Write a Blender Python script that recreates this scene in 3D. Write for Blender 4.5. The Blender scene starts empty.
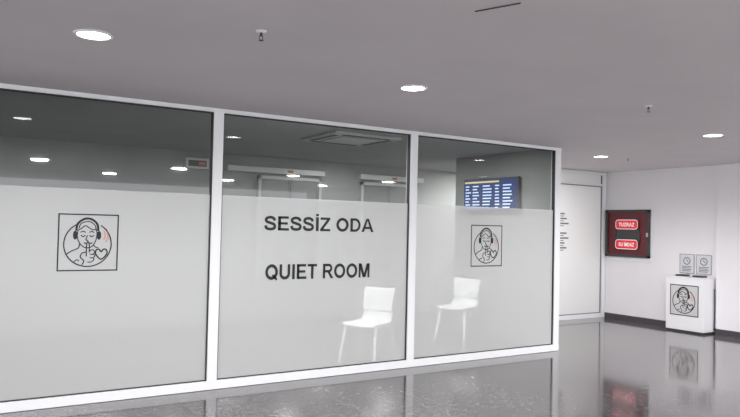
import bpy, bmesh, math, random
from mathutils import Vector, Matrix
random.seed(3)
S=bpy.context.scene
S.view_settings.view_transform='Standard'
COL=S.collection
H=2.627; CH=1.55
X0,X1,X2,X3=-0.05,2.198,4.471,6.80
HF=1.818; YS=2.08; XW=10.305; YB=4.0; YR=-14.0; XL=-8.0

# ---------------------------------------------------------------- materials
def mat(name,col,rough=.5,metal=0,emit=None,es=0,spec=.5,noise=None,bump=None):
    m=bpy.data.materials.new(name);m.use_nodes=True
    nt=m.node_tree;b=nt.nodes['Principled BSDF']
    b.inputs['Base Color'].default_value=(*col,1);b.inputs['Roughness'].default_value=rough
    b.inputs['Metallic'].default_value=metal;b.inputs['Specular IOR Level'].default_value=spec
    if emit: b.inputs['Emission Color'].default_value=(*emit,1);b.inputs['Emission Strength'].default_value=es
    if noise:
        sc,amt=noise
        tc=nt.nodes.new('ShaderNodeTexCoord');n=nt.nodes.new('ShaderNodeTexNoise');n.inputs['Scale'].default_value=sc;n.inputs['Detail'].default_value=4
        r=nt.nodes.new('ShaderNodeValToRGB')
        r.color_ramp.elements[0].position=.3;r.color_ramp.elements[1].position=.7
        r.color_ramp.elements[0].color=(*[max(0,c*(1-amt)) for c in col],1);r.color_ramp.elements[1].color=(*[min(1,c*(1+amt)) for c in col],1)
        nt.links.new(tc.outputs['Object'],n.inputs['Vector']);nt.links.new(n.outputs['Fac'],r.inputs['Fac']);nt.links.new(r.outputs['Color'],b.inputs['Base Color'])
        if bump:
            bp=nt.nodes.new('ShaderNodeBump');bp.inputs['Strength'].default_value=bump;bp.inputs['Distance'].default_value=.01
            nt.links.new(n.outputs['Fac'],bp.inputs['Height']);nt.links.new(bp.outputs['Normal'],b.inputs['Normal'])
    return m
M_wall=mat('wall_paint',(.86,.845,.865),.6,noise=(3,.012))
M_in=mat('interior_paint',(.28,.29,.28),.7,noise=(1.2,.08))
M_carpet=mat('carpet',(.05,.05,.05),.95,noise=(60,.3))
M_ceil=mat('ceiling_paint',(.68,.645,.66),.75,noise=(1.5,.03))
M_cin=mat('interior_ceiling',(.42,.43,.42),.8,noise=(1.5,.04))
M_frame=mat('white_aluminium',(.88,.89,.90),.35)
M_iframe=mat('door_frame_grey',(.46,.47,.46),.4)
M_ihead=mat('operator_cover',(.55,.56,.55),.4)
M_gask=mat('gasket',(.03,.03,.03),.6)
M_black=mat('vinyl_black',(.008,.008,.009),.5)
M_orange=mat('vinyl_orange',(.7,.25,.12),.5)
M_base=mat('baseboard_dark',(.07,.065,.07),.4)
M_lamp=mat('lamp_emit',(1,1,1),.5,emit=(1,.98,1),es=14)
M_trim=mat('lamp_trim',(.85,.85,.87),.4)
M_actrim=mat('ac_cover',(.55,.55,.55),.4)
M_metal=mat('metal',(.55,.55,.56),.3,1)
M_dark=mat('dark_metal',(.05,.045,.045),.4)
M_plastic=mat('chair_plastic',(.88,.89,.88),.45)
M_red=mat('red_paint',(.13,.010,.018),.35)
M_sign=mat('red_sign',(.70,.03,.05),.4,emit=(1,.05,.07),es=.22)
M_sred=mat('status_red',(.5,.12,.10),.4)
M_paper=mat('paper',(.70,.70,.73),.6)
M_kiosk=mat('kiosk_panel',(.85,.85,.87),.4)
M_decal=mat('decal_backing',(.62,.62,.62),.5)
M_screen=mat('screen_blue',(.01,.02,.06),.2,emit=(.03,.07,.25),es=.55)
M_scrtx=mat('screen_text',(.5,.6,.8),.3,emit=(.55,.7,1),es=.9)
M_scror=mat('screen_header',(.6,.5,.2),.3,emit=(1,.8,.4),es=.5)
M_white_t=mat('white_text',(.9,.9,.9),.5,emit=(1,1,1),es=.3)
M_door=mat('door_leaf',(.20,.21,.20),.3)
M_grey=mat('pictogram_grey',(.2,.2,.22),.6)

def floor_mat():
    m=bpy.data.materials.new('granite_floor');m.use_nodes=True;nt=m.node_tree;N=nt.nodes;L=nt.links;b=N['Principled BSDF']
    tc=N.new('ShaderNodeTexCoord')
    v=N.new('ShaderNodeTexVoronoi');v.inputs['Scale'].default_value=55
    n=N.new('ShaderNodeTexNoise');n.inputs['Scale'].default_value=18;n.inputs['Detail'].default_value=7
    r=N.new('ShaderNodeValToRGB');e=r.color_ramp.elements
    e[0].position=.32;e[0].color=(.060,.055,.056,1);e[1].position=.68;e[1].color=(.195,.182,.185,1)
    L.new(tc.outputs['Object'],v.inputs['Vector']);L.new(tc.outputs['Object'],n.inputs['Vector'])
    mx=N.new('ShaderNodeMixRGB');mx.inputs[0].default_value=.3
    L.new(n.outputs['Fac'],mx.inputs[1]);L.new(v.outputs['Color'],mx.inputs[2]);L.new(mx.outputs[0],r.inputs['Fac'])
    br=N.new('ShaderNodeTexBrick');br.offset=0;br.inputs['Scale'].default_value=1
    br.inputs['Brick Width'].default_value=.6;br.inputs['Row Height'].default_value=.6;br.inputs['Mortar Size'].default_value=.004
    br.inputs['Color1'].default_value=(1,1,1,1);br.inputs['Color2'].default_value=(.80,.80,.80,1);br.inputs['Mortar'].default_value=(.25,.25,.25,1)
    L.new(tc.outputs['Object'],br.inputs['Vector'])
    m2=N.new('ShaderNodeMixRGB');m2.blend_type='MULTIPLY';m2.inputs[0].default_value=1
    L.new(r.outputs['Color'],m2.inputs[1]);L.new(br.outputs['Color'],m2.inputs[2]);L.new(m2.outputs[0],b.inputs['Base Color'])
    b.inputs['Roughness'].default_value=.085;b.inputs['Specular IOR Level'].default_value=.9
    bp=N.new('ShaderNodeBump');bp.inputs['Strength'].default_value=.03;bp.inputs['Distance'].default_value=.004
    n2=N.new('ShaderNodeTexNoise');n2.inputs['Scale'].default_value=9;L.new(tc.outputs['Object'],n2.inputs['Vector'])
    L.new(n2.outputs['Fac'],bp.inputs['Height']);L.new(bp.outputs['Normal'],b.inputs['Normal'])
    return m
M_floor=floor_mat()
def clear_glass(name,tint,refl):
    m=bpy.data.materials.new(name);m.use_nodes=True;nt=m.node_tree;nt.nodes.clear();N=nt.nodes;L=nt.links
    o=N.new('ShaderNodeOutputMaterial');t=N.new('ShaderNodeBsdfTransparent');t.inputs[0].default_value=(*tint,1)
    g=N.new('ShaderNodeBsdfGlossy');g.inputs['Roughness'].default_value=.02
    f=N.new('ShaderNodeFresnel');f.inputs['IOR'].default_value=refl
    x=N.new('ShaderNodeMixShader');L.new(f.outputs[0],x.inputs[0]);L.new(t.outputs[0],x.inputs[1]);L.new(g.outputs[0],x.inputs[2]);L.new(x.outputs[0],o.inputs[0]);return m
M_glass=clear_glass('glass_clear',(.84,.86,.85),1.8)
def frost(name,col,tr,rough):
    m=bpy.data.materials.new(name);m.use_nodes=True;nt=m.node_tree;nt.nodes.clear();N=nt.nodes;L=nt.links
    o=N.new('ShaderNodeOutputMaterial');t=N.new('ShaderNodeBsdfRefraction');t.inputs['Color'].default_value=(.96,.97,.96,1)
    t.inputs['IOR'].default_value=1.45;t.inputs['Roughness'].default_value=rough
    d=N.new('ShaderNodeBsdfDiffuse');d.inputs[0].default_value=(*col,1)
    tl=N.new('ShaderNodeBsdfTranslucent');tl.inputs[0].default_value=(*col,1)
    g=N.new('ShaderNodeBsdfGlossy');g.inputs['Roughness'].default_value=.12
    a=N.new('ShaderNodeMixShader');a.inputs[0].default_value=.15;L.new(d.outputs[0],a.inputs[1]);L.new(tl.outputs[0],a.inputs[2])
    b=N.new('ShaderNodeMixShader');b.inputs[0].default_value=tr;L.new(a.outputs[0],b.inputs[1]);L.new(t.outputs[0],b.inputs[2])
    c=N.new('ShaderNodeMixShader');c.inputs[0].default_value=.04 if tr<1 else 0;L.new(b.outputs[0],c.inputs[1]);L.new(g.outputs[0],c.inputs[2])
    L.new(c.outputs[0],o.inputs[0]);return m
M_frost=frost('frosted_film',(.91,.925,.915),.40,.080)
M_fback=frost('frosted_film_inner_face',(1,1,1),1.0,.02)
def dense(name,col):
    m=bpy.data.materials.new(name);m.use_nodes=True;nt=m.node_tree;nt.nodes.clear();N=nt.nodes;L=nt.links
    o=N.new('ShaderNodeOutputMaterial');d=N.new('ShaderNodeBsdfDiffuse');d.inputs[0].default_value=(*col,1)
    tl=N.new('ShaderNodeBsdfTranslucent');tl.inputs[0].default_value=(*col,1);g=N.new('ShaderNodeBsdfGlossy');g.inputs['Roughness'].default_value=.12
    a=N.new('ShaderNodeMixShader');a.inputs[0].default_value=.3;L.new(d.outputs[0],a.inputs[1]);L.new(tl.outputs[0],a.inputs[2])
    c=N.new('ShaderNodeMixShader');c.inputs[0].default_value=.04;L.new(a.outputs[0],c.inputs[1]);L.new(g.outputs[0],c.inputs[2]);L.new(c.outputs[0],o.inputs[0]);return m
M_frost2=dense('frosted_film_dense',(.94,.94,.93))

# ---------------------------------------------------------------- mesh helpers
def obj(name,verts,faces,m,parent=None,smooth=False):
    me=bpy.data.meshes.new(name);me.from_pydata([tuple(v) for v in verts],[],faces);me.update()
    me.materials.append(m)
    o=bpy.data.objects.new(name,me);COL.objects.link(o)
    if smooth:
        for p in me.polygons:p.use_smooth=True
    if parent:o.parent=parent
    return o
def box(name,lo,hi,m,parent=None,bev=0):
    x,y,z=lo;a,b,c=hi
    v=[(x,y,z),(a,y,z),(a,b,z),(x,b,z),(x,y,c),(a,y,c),(a,b,c),(x,b,c)]
    f=[(0,3,2,1),(4,5,6,7),(0,1,5,4),(1,2,6,5),(2,3,7,6),(3,0,4,7)]
    o=obj(name,v,f,m,parent)
    if bev:
        k=o.modifiers.new('b','BEVEL');k.width=bev;k.segments=2
    return o
def empty(name,loc=(0,0,0)):
    e=bpy.data.objects.new(name,None);e.location=loc;e.empty_display_size=.1;COL.objects.link(e);return e
def lathe(name,prof,m,parent=None,n=32,loc=(0,0,0)):
    v=[];f=[]
    for r,z in prof:
        for i in range(n):
            t=2*math.pi*i/n;v.append((loc[0]+r*math.cos(t),loc[1]+r*math.sin(t),loc[2]+z))
    for j in range(len(prof)-1):
        for i in range(n):
            f.append((j*n+i,j*n+(i+1)%n,(j+1)*n+(i+1)%n,(j+1)*n+i))
    f.append(tuple(range(n))[::-1]);f.append(tuple(range((len(prof)-1)*n,len(prof)*n)))
    return obj(name,v,f,m,parent,True)
def tube(name,pts,r,m,parent=None,res=6):
    cu=bpy.data.curves.new(name,'CURVE');cu.dimensions='3D';cu.bevel_depth=r;cu.bevel_resolution=3;cu.use_fill_caps=True
    sp=cu.splines.new('POLY');sp.points.add(len(pts)-1)
    for i,p in enumerate(pts): sp.points[i].co=(*p,1)
    cu.materials.append(m);o=bpy.data.objects.new(name,cu);COL.objects.link(o)
    dg=bpy.context.evaluated_depsgraph_get();me=bpy.data.meshes.new_from_object(o.evaluated_get(dg))
    bpy.data.objects.remove(o);o=bpy.data.objects.new(name,me);COL.objects.link(o)
    for p in me.polygons:p.use_smooth=True
    if parent:o.parent=parent
    return o

class Ink:
    def __init__(s): s.v=[];s.f=[]
    def poly(s,pts):
        b=len(s.v);s.v+=[tuple(p) for p in pts];s.f.append(tuple(range(b,b+len(pts))))
    def stroke(s,pts,w,closed=False):
        n=len(pts);L=[];R=[]
        for i in range(n):
            p=Vector(pts[i])
            a=Vector(pts[(i-1)%n]) if (i>0 or closed) else None
            c=Vector(pts[(i+1)%n]) if (i<n-1 or closed) else None
            d1=(p-a).normalized() if a is not None else None
            d2=(c-p).normalized() if c is not None else None
            if d1 is None:d1=d2
            if d2 is None:d2=d1
            n1=Vector((-d1.y,d1.x));n2=Vector((-d2.y,d2.x));nn=(n1+n2)
            nn=nn.normalized() if nn.length>1e-6 else n1
            k=w/2/max(.35,nn.dot(n1))
            L.append(p+nn*k);R.append(p-nn*k)
        for i in range(n if closed else n-1):
            j=(i+1)%n;s.poly([R[i],R[j],L[j],L[i]])
    def ell(s,cx,cy,rx,ry,w,a0=0,a1=360,n=36):
        cl=abs(a1-a0)>=360
        m=n if cl else n+1
        s.stroke([(cx+rx*math.cos(math.radians(a0+(a1-a0)*i/n)),cy+ry*math.sin(math.radians(a0+(a1-a0)*i/n))) for i in range(m)],w,cl)
    def disc(s,cx,cy,rx,ry,n=24):
        s.poly([(cx+rx*math.cos(2*math.pi*i/n),cy+ry*math.sin(2*math.pi*i/n)) for i in range(n)])
    def spline(s,P,w,sub=6,closed=False):
        n=len(P);out=[]
        rng=n if closed else n-1
        for i in range(rng):
            p1=Vector(P[i]);p2=Vector(P[(i+1)%n])
            p0=Vector(P[(i-1)%n]) if (i>0 or closed) else p1
            p3=Vector(P[(i+2)%n]) if (i+2<n or closed) else p2
            for k in range(sub):
                t=k/sub
                out.append(.5*((2*p1)+(-p0+p2)*t+(2*p0-5*p1+4*p2-p3)*t*t+(-p0+3*p1-3*p2+p3)*t**3))
        if not closed: out.append(Vector(P[-1]))
        s.stroke(out,w,closed)
    def make(s,name,O,U,V,m,parent=None):
        O=Vector(O);U=Vector(U);V=Vector(V)
        return obj(name,[O+U*a+V*b for a,b in s.v],s.f,m,parent)

W=.205
def letter(I,ch,x):
    def R(a,b,c,d): I.poly([(x+a,b),(x+c,b),(x+c,d),(x+a,d)])
    if ch in 'EF':
        R(.08,0,.08+W,1);R(.08,1-.17,.84,1);R(.08,.42,.78,.585)
        if ch=='E':R(.08,0,.87,.17)
        return .93
    if ch in 'Iİ':
        R(.09,0,.09+W+.01,1)
        if ch=='İ':R(.09,1.09,.09+W+.01,1.24)
        return .39
    if ch=='S':
        I.spline([(x+a,b) for a,b in ((.76,.68),(.69,.84),(.46,.91),(.22,.85),(.155,.72),(.22,.6),(.46,.52),(.70,.43),(.775,.28),(.70,.14),(.46,.09),(.2,.15),(.12,.34))],W*.95);return .93
    if ch=='Z':
        R(.05,.83,.80,1);R(.03,0,.82,.17);I.poly([(x+.03,.15),(x+.27,.15),(x+.80,.85),(x+.56,.85)]);return .853
    if ch in 'OQ':
        I.ell(x+.543,.5,.39,.41,W)
        if ch=='Q': I.poly([(x+.55,.28),(x+.66,.36),(x+1.02,.05),(x+.92,-.07)])
        return 1.086
    if ch=='D':
        R(.09,0,.09+W,1);I.stroke([(x+.2,.915),(x+.48,.915)]+[(x+.48+.36*math.cos(math.radians(t)),.5+.415*math.sin(math.radians(t))) for t in range(80,-81,-10)]+[(x+.48,.085),(x+.2,.085)],.175);return 1.01
    if ch=='A':
        I.poly([(x+.0,0),(x+.21,0),(x+.56,1),(x+.40,1)]);I.poly([(x+.80,0),(x+1.01,0),(x+.61,1),(x+.45,1)]);R(.24,.225,.78,.385);return 1.01
    if ch=='U':
        I.stroke([(x+.18,1),(x+.18,.4)]+[(x+.505-.325*math.cos(math.radians(t)),.38-.29*math.sin(math.radians(t))) for t in range(10,171,16)]+[(x+.83,.4),(x+.83,1)],W);return 1.01
    if ch=='T':
        R(.03,.83,.82,1);R(.33,0,.33+W,1);return .853
    if ch=='R':
        R(.09,0,.09+W,1);I.stroke([(x+.2,.915),(x+.6,.915)]+[(x+.6+.21*math.cos(math.radians(t)),.7+.215*math.sin(math.radians(t))) for t in range(70,-71,-20)]+[(x+.6,.485),(x+.2,.485)],.175)
        I.poly([(x+.46,.46),(x+.66,.48),(x+1.02,0),(x+.78,0)]);return 1.01
    if ch=='M':
        R(.08,0,.26,1);R(.90,0,1.08,1);I.poly([(x+.10,1),(x+.34,1),(x+.65,.1),(x+.51,0),(x+.46,0)]);I.poly([(x+1.06,1),(x+.82,1),(x+.51,.1),(x+.65,0),(x+.70,0)]);return 1.163
    return .39
def lettering(name,txt,O,U,V,width,height,m,parent=None):
    I=Ink();x=0
    for c in txt: x+=letter(I,c,x)
    U=Vector(U)*(width/x);V=Vector(V)*height
    return I.make(name,O,U,V,m,parent)

def quiet_icon(name,C,U,V,N,half,backing=None,lw=.035):
    e=empty(name,C)
    U=Vector(U)*half;V=Vector(V)*half;O=Vector((0,0,0))
    if backing:
        b=Ink();b.poly([(-1,-1),(1,-1),(1,1),(-1,1)]);b.make('backing',O,U,V,backing,e);O=Vector(N)*.002
    I=Ink()
    I.stroke([(-1,-1),(1,-1),(1,1),(-1,1)],lw*1.3,True)
    I.ell(-.02,-.06,.80,.80,lw*1.2,118,418)
    I.spline([(-.36,.44),(-.38,.2),(-.30,-.02),(-.16,-.16),(.0,-.19),(.14,-.12),(.24,.06),(.28,.3),(.25,.48)],lw)
    I.spline([(-.36,.44),(-.25,.50),(-.12,.60),(.02,.52),(.14,.46),(.25,.48)],lw)
    I.spline([(-.42,.42),(-.38,.66),(-.2,.82),(-.03,.86),(.15,.80),(.29,.64),(.32,.42)],lw*2.2)
    I.spline([(-.33,.5),(-.28,.66),(-.12,.74),(.05,.74),(.2,.62),(.24,.5)],lw)
    I.disc(-.45,.26,.075,.16);I.disc(.35,.26,.075,.16)
    I.spline([(-.26,.26),(-.19,.21),(-.11,.26)],lw*1.1);I.spline([(.02,.26),(.10,.21),(.17,.26)],lw*1.1)
    I.spline([(-.28,.36),(-.19,.40),(-.10,.36)],lw);I.spline([(.02,.36),(.10,.40),(.18,.36)],lw)
    I.spline([(-.04,.26),(-.09,.10),(-.02,.08)],lw)
    I.spline([(-.16,-.01),(-.10,-.03),(-.07,-.02)],lw*1.2);I.spline([(.03,-.02),(.08,-.03),(.12,.0)],lw*1.2)
    I.spline([(-.06,-.5),(-.06,-.1),(-.02,.04),(.03,-.1),(.04,-.36)],lw*1.1)
    I.spline([(.04,-.30),(.15,-.26),(.22,-.34),(.16,-.42),(.05,-.42)],lw)
    I.spline([(.16,-.42),(.23,-.46),(.17,-.55),(.05,-.54)],lw)
    I.spline([(.17,-.55),(.20,-.62),(.10,-.70),(-.02,-.70)],lw)
    I.spline([(-.06,-.34),(-.20,-.38),(-.26,-.52),(-.14,-.66),(-.20,-.80)],lw*1.1)
    I.spline([(-.30,-.05),(-.34,-.2),(-.58,-.32),(-.74,-.44)],lw*1.1)
    I.spline([(-.50,-.72),(-.38,-.62),(-.30,-.66)],lw)
    I.spline([(.18,-.10),(.24,-.16),(.34,-.18)],lw)
    I.spline([(.44,-.60),(.26,-.42),(.27,-.27),(.36,-.24),(.44,-.33),(.52,-.24),(.62,-.27),(.63,-.42)],lw*1.4,6,True)
    I.make('line_art',O,U,V,M_black,e)
    J=Ink()
    J.ell(.42,.26,.14,.2,lw,-50,50,10);J.ell(.42,.26,.24,.32,lw,-50,50,10)
    J.make('sound_waves',O,U,V,M_orange,e)
    return e

# ---------------------------------------------------------------- shell
box('floor',(XL,YR,-.1),(XW+.3,.05,0),M_floor)
box('floor.001',(X3+.04,.05,-.1),(XW+.3,YS+.03,0),M_floor)
fq=empty('floor_quiet_room')
box('carpet_front',(-2.6,.05,-.1),(X3+.04,YS+.03,0),M_carpet,fq)
box('carpet_rear',(-2.6,YS+.03,-.1),(XW+.3,YB+.15,0),M_carpet,fq)
box('ceiling',(XL,YR,H+.01),(XW+.3,.04,H+.12),M_ceil)
box('ceiling.001',(X3,.04,H+.01),(XW+.3,YS+.04,H+.12),M_ceil)
ic=empty('ceiling_quiet_room')
box('slab_front',(-2.6,.04,H+.01),(X3,YS+.04,H+.12),M_cin,ic)
box('slab_rear',(-2.6,YS+.04,H+.01),(XW+.3,YB+.15,H+.12),M_cin,ic)
box('wall_right',(XW,YR,0),(XW+.2,YB+.1,H+.01),M_wall)
box('wall_pilaster',(XW-.07,-3.2,0),(XW,-.09,H+.01),M_wall)
box('wall_back',(-2.5,YB,0),(XW,YB+.12,H+.01),M_in)
box('wall_left',(-2.5,.0,0),(-2.36,YB,H+.01),M_in)
box('wall_side',(X3-.02,.09,0),(X3+.04,YS-.01,H+.01),M_in)
box('wall_front_left',(XL,0.0,0),(-2.5,.12,H+.01),M_wall)
box('baseboard_right',(XW-.015,-.085,0),(XW,YS,.09),M_base)
box('baseboard_pilaster',(XW-.085,-3.2,0),(XW-.07,-.09,.09),M_base)

# ---------------------------------------------------------------- main glazed partition
P=empty('glass_partition')
RB=.085;RT=.035
xs=[-2.33,X0,X1,X2,X3-.035+.02]
box('bottom_rail',(-2.36,0,0.002),(X3+.04,.08,RB),M_frame,P,.004)
box('top_rail',(-2.36,0,H-RT),(X3+.04,.08,H+.005),M_frame,P,.004)
for i,x in enumerate(xs):
    box('post_%d'%(i+1),(x-.048,-.002,RB-.004),(x+.048,.082,H-RT+.004),M_frame,P,.004)
for i in range(4):
    a=xs[i]+.048;b=xs[i+1]-.048;z0=RB;z1=H-RT;g=.009
    for nm,lo,hi in(('l',(a,.012,z0),(a+g,.06,z1)),('r',(b-g,.012,z0),(b,.06,z1)),('t',(a,.012,z1-g),(b,.06,z1)),('b',(a,.012,z0),(b,.06,z0+g))):
        box('gasket_%d%s'%(i+1,nm),lo,hi,M_gask,P)
    obj('glass_%d'%(i+1),[(a,.03,HF),(b,.03,HF),(b,.03,z1),(a,.03,z1)],[(0,1,2,3)],M_glass,P)
    obj('frost_%d'%(i+1),[(a+g*.9,.030,z0+g*.9),(b-g*.9,.030,z0+g*.9),(b-g*.9,.030,HF),(a+g*.9,.030,HF)],[(0,1,2,3)],M_frost,P)
    obj('frost_inner_face_%d'%(i+1),[(a+g*.9,.036,z0+g*.9),(b-g*.9,.036,z0+g*.9),(b-g*.9,.036,HF),(a+g*.9,.036,HF)],[(3,2,1,0)],M_fback,P)
e=empty('glass_lettering',(2.69,.026,1.493));lettering('sessiz_oda','SESSİZ ODA',(0,0,0),(1,0,0),(0,0,1),1.275,.142,M_black,e)
e=empty('glass_lettering',(2.712,.026,1.008));lettering('quiet_room','QUIET ROOM',(0,0,0),(1,0,0),(0,0,1),1.225,.150,M_black,e)
quiet_icon('quiet_room_decal',(1.086,.026,1.363),(1,0,0),(0,0,1),(0,-1,0),.237)
quiet_icon('quiet_room_decal',(5.592,.026,1.352),(1,0,0),(0,0,1),(0,-1,0),.243)

# ---------------------------------------------------------------- set-back partition
Q=empty('glass_partition')
xa=X3+.05
for i,(a,b) in enumerate(((xa,xa+.06),(8.2,8.26),(XW-.1,XW-.005))):
    box('post_%d'%i,(a,YS-.04,.0),(b,YS+.03,H+.005),M_frame,Q,.004)
box('bottom_rail',(xa,YS-.035,0.002),(XW-.05,YS+.025,.08),M_frame,Q)
box('top_rail',(xa,YS-.035,H-.05),(XW-.05,YS+.025,H+.003),M_frame,Q)
box('transom',(xa,YS-.03,2.38),(XW-.05,YS+.02,2.42),M_frame,Q)
for nm,lo,hi in (('gasket_r',(XW-.115,YS-.02,.08),(XW-.1,YS,H-.05)),('gasket_t',(xa,YS-.02,2.365),(XW-.1,YS,2.38)),('gasket_b',(xa,YS-.02,.08),(XW-.1,YS,.095))):
    box(nm,lo,hi,M_grey,Q)
obj('frost',[(xa,YS-.005,.08),(XW-.1,YS-.005,.08),(XW-.1,YS-.005,2.38),(xa,YS-.005,2.38)],[(0,1,2,3)],M_frost2,Q)
obj('glass',[(xa,YS-.005,2.42),(XW-.1,YS-.005,2.42),(XW-.1,YS-.005,H-.05),(xa,YS-.005,H-.05)],[(0,1,2,3)],M_frost2,Q)
e=empty('opening_hours_notice',(9.02,YS-.012,1.42))
I=Ink()
for k in range(8):
    z=.42-k*.085
    if k in(3,):continue
    I.poly([(0,z),(.22+.10*((k*7)%3)/2,z),(.22+.10*((k*7)%3)/2,z+.026),(0,z+.026)])
    I.poly([(.02,z-.035),(.20,z-.035),(.20,z-.022),(.02,z-.022)])
I.make('text_lines',(0,0,0),(1,0,0),(0,0,1),M_grey,e)

# ---------------------------------------------------------------- ceiling fittings
def downlight(x,y,power,r=.095,z=H+.01):
    e=empty('recessed_downlight',(x,y,z))
    lathe('trim',[(r+.018,0),(r+.016,-.008),(r,-.010),(r-.004,-.004)],M_trim,e)
    lathe('lens',[(r-.004,-.006),(r*.6,-.0085),(.004,-.0095)],M_lamp,e)
    if power:
        l=bpy.data.lights.new('lamp','SPOT');l.energy=power;l.spot_size=math.radians(165);l.spot_blend=.8;l.shadow_soft_size=.09;l.color=(1,.97,.98)
        o=bpy.data.objects.new('lamp',l);o.location=(0,0,-.03);o.parent=e;COL.objects.link(o)
for x,y,p in((.73,-1.94,150),(3.08,-1.88,140),(7.13,-1.88,210),(8.02,.33,250),(9.4,-4.3,240)): downlight(x,y,p)
def sprinkler(x,y):
    e=empty('ceiling_sprinkler',(x,y,H+.01))
    lathe('escutcheon',[(.032,0),(.028,-.006),(.012,-.010)],M_trim,e,20)
    lathe('body',[(.008,-.008),(.008,-.028),(.005,-.030)],M_dark,e,12)
    tube('yoke_arm',[(.008,0,-.026),(.012,0,-.040),(.005,0,-.052)],.002,M_dark,e)
    tube('yoke_arm_2',[(-.008,0,-.026),(-.012,0,-.040),(-.005,0,-.052)],.002,M_dark,e)
    lathe('deflector',[(.014,-.052),(.014,-.054),(.004,-.055)],M_dark,e,16)
for x,y in((1.50,-2.60),(5.10,-2.52),(8.39,.15)): sprinkler(x,y)
e=empty('ceiling_access_slot',(2.27,-3.69,H+.006))
box('slot',(-.12,-.003,-.002),(.12,.003,.003),M_dark,e);e.rotation_euler=(0,0,math.radians(-68))

# ---------------------------------------------------------------- quiet room interior
def idoor(name,xa,xb,ha,hb,sg):
    e=empty(name,(0,YB,0));y=-.001
    zt=2.33
    box('frame_l',(xa,y-.07,.0),(xa+.05,y,zt),M_iframe,e);box('frame_r',(xb-.05,y-.07,0),(xb,y,zt),M_iframe,e)
    box('frame_t',(xa,y-.07,zt-.05),(xb,y,zt),M_iframe,e)
    mid=(xa+xb)/2
    for k,(p,q) in enumerate(((xa+.05,mid-.005),(mid+.005,xb-.05))):
        box('leaf_%d'%k,(p,y-.04,.01),(q,y-.01,zt-.05),M_door,e)
        box('stile_%da'%k,(p,y-.05,.01),(p+.03,y-.04,zt-.05),M_grey,e);box('stile_%db'%k,(q-.03,y-.05,.01),(q,y-.04,zt-.05),M_grey,e)
        tube('pull_%d'%k,[((mid-.08) if k==0 else (mid+.08),y-.09,.9),((mid-.08) if k==0 else (mid+.08),y-.09,1.3)],.012,M_metal,e)
    box('operator_header',(ha,y-.14,2.37),(hb,y,2.46),M_ihead,e,.01)
    box('status_label',(sg,y-.145,2.39),(sg+.10,y-.139,2.435),M_sred,e)
idoor('door_1',4.28,5.42,3.74,5.44,4.75)
idoor('door_2',6.2,7.42,6.14,7.5,6.8)
e=empty('exit_sign',(3.28,YB-.03,2.45))
box('housing',(-.18,-.05,-.08),(.18,.03,.08),M_ihead,e,.008);box('legend',(-.14,-.055,-.045),(.14,-.049,.045),M_dark,e);box('arrow',(.02,-.058,-.025),(.12,-.054,.025),M_sred,e)
e=empty('air_conditioner_cassette',(4.25,1.05,H+.01))
box('panel',(-.46,-.46,-.03),(.46,.46,0),M_actrim,e,.012);box('intake_grille',(-.27,-.27,-.034),(.27,.27,-.028),M_grey,e)
for i in range(9): box('louvre_%d'%i,(-.26,-.25+i*.06,-.04),(.26,-.23+i*.06,-.033),M_actrim,e)
for i,(a,b,c,d) in enumerate(((-.32,-.41,.32,-.35),(-.32,.35,.32,.41),(-.41,-.32,-.35,.32),(.35,-.32,.41,.32))): box('vane_%d'%i,(a,b,-.035),(c,d,-.028),M_dark,e)
e=empty('departures_board',(X3-.022,1.22,2.045))
box('bezel',(-.07,-.57,-.245),(-.02,.57,.245),M_dark,e,.006);box('bracket',(-.021,-.15,-.12),(0,.15,.12),M_metal,e)
box('display',(-.074,-.55,-.225),(-.069,.55,.225),M_screen,e)
I=Ink();J=Ink()
for k in range(8):
    z=.125-k*.045
    for (u,w) in((-.52,.12),(-.36,.16),(-.14,.20),(.12,.10),(.28,.2)):
        ww=w*random.uniform(.6,1)
        I.poly([(u,z),(u+ww,z),(u+ww,z+.018),(u,z+.018)])
J.poly([(-.54,.18),(.20,.18),(.20,.205),(-.54,.205)])
I.make('rows',(-.076,0,0),(0,-1,0),(0,0,1),M_scrtx,e);J.make('header',(-.076,0,0),(0,-1,0),(0,0,1),M_scror,e)

def chair(loc,rot):
    e=empty('plastic_chair',loc);e.rotation_euler=(0,0,rot)
    prof=[(.23,.425),(.21,.45),(.12,.447),(0,.438),(-.12,.44),(-.19,.46),(-.215,.50),(-.225,.56)]
    prof2=[(-.225,.56),(-.24,.64),(-.26,.72),(-.285,.80),(-.30,.83)]
    def shell(name,pr,w0,w1,dish):
        n=10;v=[];f=[]
        for j,(y,z) in enumerate(pr):
            w=w0+(w1-w0)*j/(len(pr)-1)
            for i in range(n+1):
                s=-1+2*i/n;v.append((s*w,y+dish*s*s,z+.012*s*s))
        for j in range(len(pr)-1):
            for i in range(n):f.append((j*(n+1)+i,j*(n+1)+i+1,(j+1)*(n+1)+i+1,(j+1)*(n+1)+i))
        o=obj(name,v,f,M_plastic,e,True);m=o.modifiers.new('s','SOLIDIFY');m.thickness=.012;m=o.modifiers.new('u','SUBSURF');m.levels=1;m.render_levels=1
    shell('seat',prof,.22,.20,0);shell('backrest',prof2,.20,.21,.03)
    for i,sx in enumerate((-1,1)):
        tube('leg_front_%d'%i,[(sx*.17,.14,.44),(sx*.19,.18,.42),(sx*.225,.25,.019)],.019,M_plastic,e)
        tube('leg_rear_%d'%i,[(sx*.17,-.12,.43),(sx*.19,-.17,.42),(sx*.225,-.27,.019)],.019,M_plastic,e)
        tube('side_rail_%d'%i,[(sx*.17,.16,.43),(sx*.17,-.14,.425)],.013,M_plastic,e)
    tube('cross_rail',[(-.17,.14,.43),(.17,.14,.43)],.013,M_plastic,e)
chair((4.19,.44,0),math.radians(118))
chair((6.22,1.28,0),math.radians(112))

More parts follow.
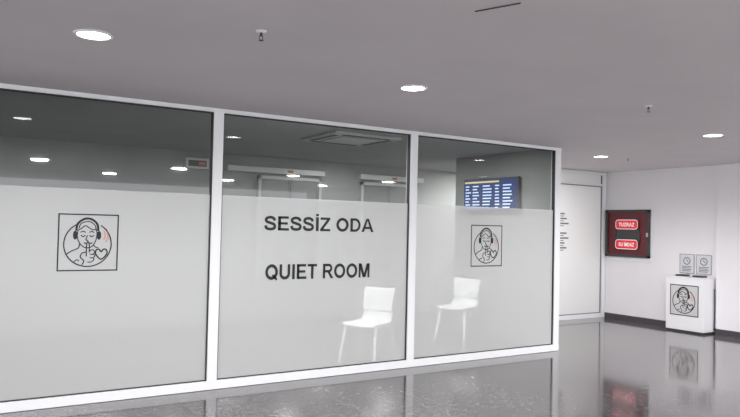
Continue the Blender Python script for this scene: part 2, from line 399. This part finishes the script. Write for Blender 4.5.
# ---------------------------------------------------------------- fire hose cabinet on right wall
def face_x(e,ylo,yhi,zlo,zhi,d0,d1,nm,m,bev=0): return box(nm,(-d1,ylo,zlo),(-d0,yhi,zhi),m,e,bev)
e=empty('fire_hose_cabinet',(XW,1.555,1.50))
face_x(e,-.47,.47,-.45,.45,.0,.02,'flange',M_frame)
t=.045
face_x(e,-.45,.45,-.385,-.385+t,.02,.06,'frame_bottom',M_dark);face_x(e,-.45,.45,.45-t,.45,.02,.06,'frame_top',M_dark)
face_x(e,-.45,-.45+t,-.385,.45,.02,.06,'frame_right',M_dark);face_x(e,.45-t,.45,-.385,.45,.02,.06,'frame_left',M_dark)
face_x(e,-.41,.41,-.35,.42,.02,.032,'back_panel',M_red)
rr=lathe('hose_reel',[(.20,0),(.26,.004),(.26,.014),(.20,.016),(.17,.006),(.05,.008)],M_dark,e);rr.rotation_euler=(0,math.radians(-90),0);rr.location=(-.033,0,-.02)
for i,(z,tx) in enumerate(((.19,'TUZRAZ'),(-.16,'SU İMDAZ'))):
    I=Ink();hw,hh,rd=.225,.08,.05
    pts=[]
    for cx,cy,a in((hw-rd,hh-rd,0),(-hw+rd,hh-rd,90),(-hw+rd,-hh+rd,180),(hw-rd,-hh+rd,270)):
        for k in range(5):
            q=math.radians(a+k*22.5);pts.append((cx+rd*math.cos(q),cy+rd*math.sin(q)))
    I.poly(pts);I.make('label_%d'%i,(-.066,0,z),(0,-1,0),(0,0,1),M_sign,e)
    J=Ink();J.stroke(pts[::1],.010,True);J.make('label_border_%d'%i,(-.067,0,z),(0,-1,0),(0,0,1),M_white_t,e)
    lettering('label_text_%d'%i,tx,(-.068,.16,z-.035),(0,-1,0),(0,0,1),.32,.065,M_white_t,e)
box('door_lock',(-.075,-.43,-.02),(-.06,-.40,.05),M_metal,e)

# ---------------------------------------------------------------- kiosk
e=empty('information_kiosk',(0,0,0))
kx0,kx1,ky0,ky1,kz=9.97,10.28,-.05,.59,.865
box('plinth',(kx0+.02,ky0+.02,0.001),(kx1,ky1-.02,.03),M_dark,e)
box('body',(kx0,ky0,.03),(kx1,ky1,kz-.02),M_kiosk,e,.006)
box('top',(kx0-.008,ky0-.008,kz-.02),(kx1,ky1+.008,kz),M_kiosk,e,.004)
for k,yc in enumerate((.435,.145)):   # small device cradles on top
    box('cradle_%d'%k,(10.12,yc-.09,kz),(10.24,yc+.09,kz+.028),M_dark,e,.006)
ib=quiet_icon('decal',(kx0-.003,.27,.50),(0,-1,0),(0,0,1),(-1,0,0),.235,M_decal,.045);ib.parent=e
tube('cable',[(kx1-.04,ky0-.012,.70),(kx1-.04,ky0-.02,.4),(kx1-.05,ky0-.02,.05)],.006,M_dark,e)
for yc in (.435,.145):
    e=empty('instruction_placard',(XW,yc,1.065))
    box('plate',(-.015,-.125,-.155),(-.001,.125,.155),M_paper,e,.003)
    I=Ink();I.ell(0,.045,.055,.055,.016);I.stroke([(0,.045),(0,.08)],.014);I.stroke([(0,.045),(.03,.03)],.014)
    for k in range(4): I.poly([(-.085,-.05-k*.024),(.085-.02*(k%2),-.05-k*.024),(.085-.02*(k%2),-.038-k*.024),(-.085,-.038-k*.024)])
    I.stroke([(-.122,-.152),(.122,-.152),(.122,.152),(-.122,.152)],.009,True)
    I.make('pictogram',(-.0165,0,0),(0,-1,0),(0,0,1),M_grey,e)

# ---------------------------------------------------------------- lights
def area(name,loc,sx,sy,power,shape='RECTANGLE'):
    l=bpy.data.lights.new(name,'AREA');l.shape=shape;l.size=sx
    if shape=='RECTANGLE': l.size_y=sy
    l.energy=power
    o=bpy.data.objects.new(name,l);o.location=loc;COL.objects.link(o);return o
for (x,y) in ((-3.5,-7.2),(-1.0,-7.2),(1.5,-7.2),(4,-7.2),(6.5,-7.2),(9,-7.2),(-2.2,-9.8),(.5,-9.8),(3.2,-9.8),(6,-9.8),(8.6,-9.8)):
    area('hall_downlight',(x,y,H-.01),.26,.3,100,'DISK')
area('room_and_fill_light',(.6,2.1,H-.02),.3,.2,30)
area('room_and_fill_light',(3.2,.75,H-.02),.2,.2,60,'DISK')  # fill lamp added so the centre chair shows bright through the frost
area('room_and_fill_light',(5.4,.75,H-.02),.2,.2,34,'DISK')  # second added fill, lifts the chairs against the dim room
area('room_and_fill_light',(5.6,2.9,H-.02),.2,.2,20,'DISK')
area('room_and_fill_light',(8.6,3.1,H-.02),.3,.3,60,'DISK')  # unseen fill added behind the set-back panel to brighten its film
w=bpy.data.worlds.new('hall_ambient');S.world=w;w.use_nodes=True
w.node_tree.nodes['Background'].inputs[0].default_value=(.95,.96,1,1);w.node_tree.nodes['Background'].inputs[1].default_value=3.0

# ---------------------------------------------------------------- camera
F,yaw,pi,ro,D=680.48,.5648,.0268,.0222,6.1516
f=Vector((math.sin(yaw)*math.cos(pi),math.cos(yaw)*math.cos(pi),math.sin(pi)))
r=Vector((math.cos(yaw),-math.sin(yaw),0));u=r.cross(f)
c,s=math.cos(ro),math.sin(ro);r2=c*r+s*u;u2=c*u-s*r
cd=bpy.data.cameras.new('camera');cam=bpy.data.objects.new('camera',cd);COL.objects.link(cam)
cd.sensor_width=36;cd.lens=F/740*36;cd.clip_start=.05
Mx=Matrix((r2,u2,-f)).transposed().to_4x4();Mx.translation=Vector((0,-D,CH));cam.matrix_world=Mx
S.camera=cam
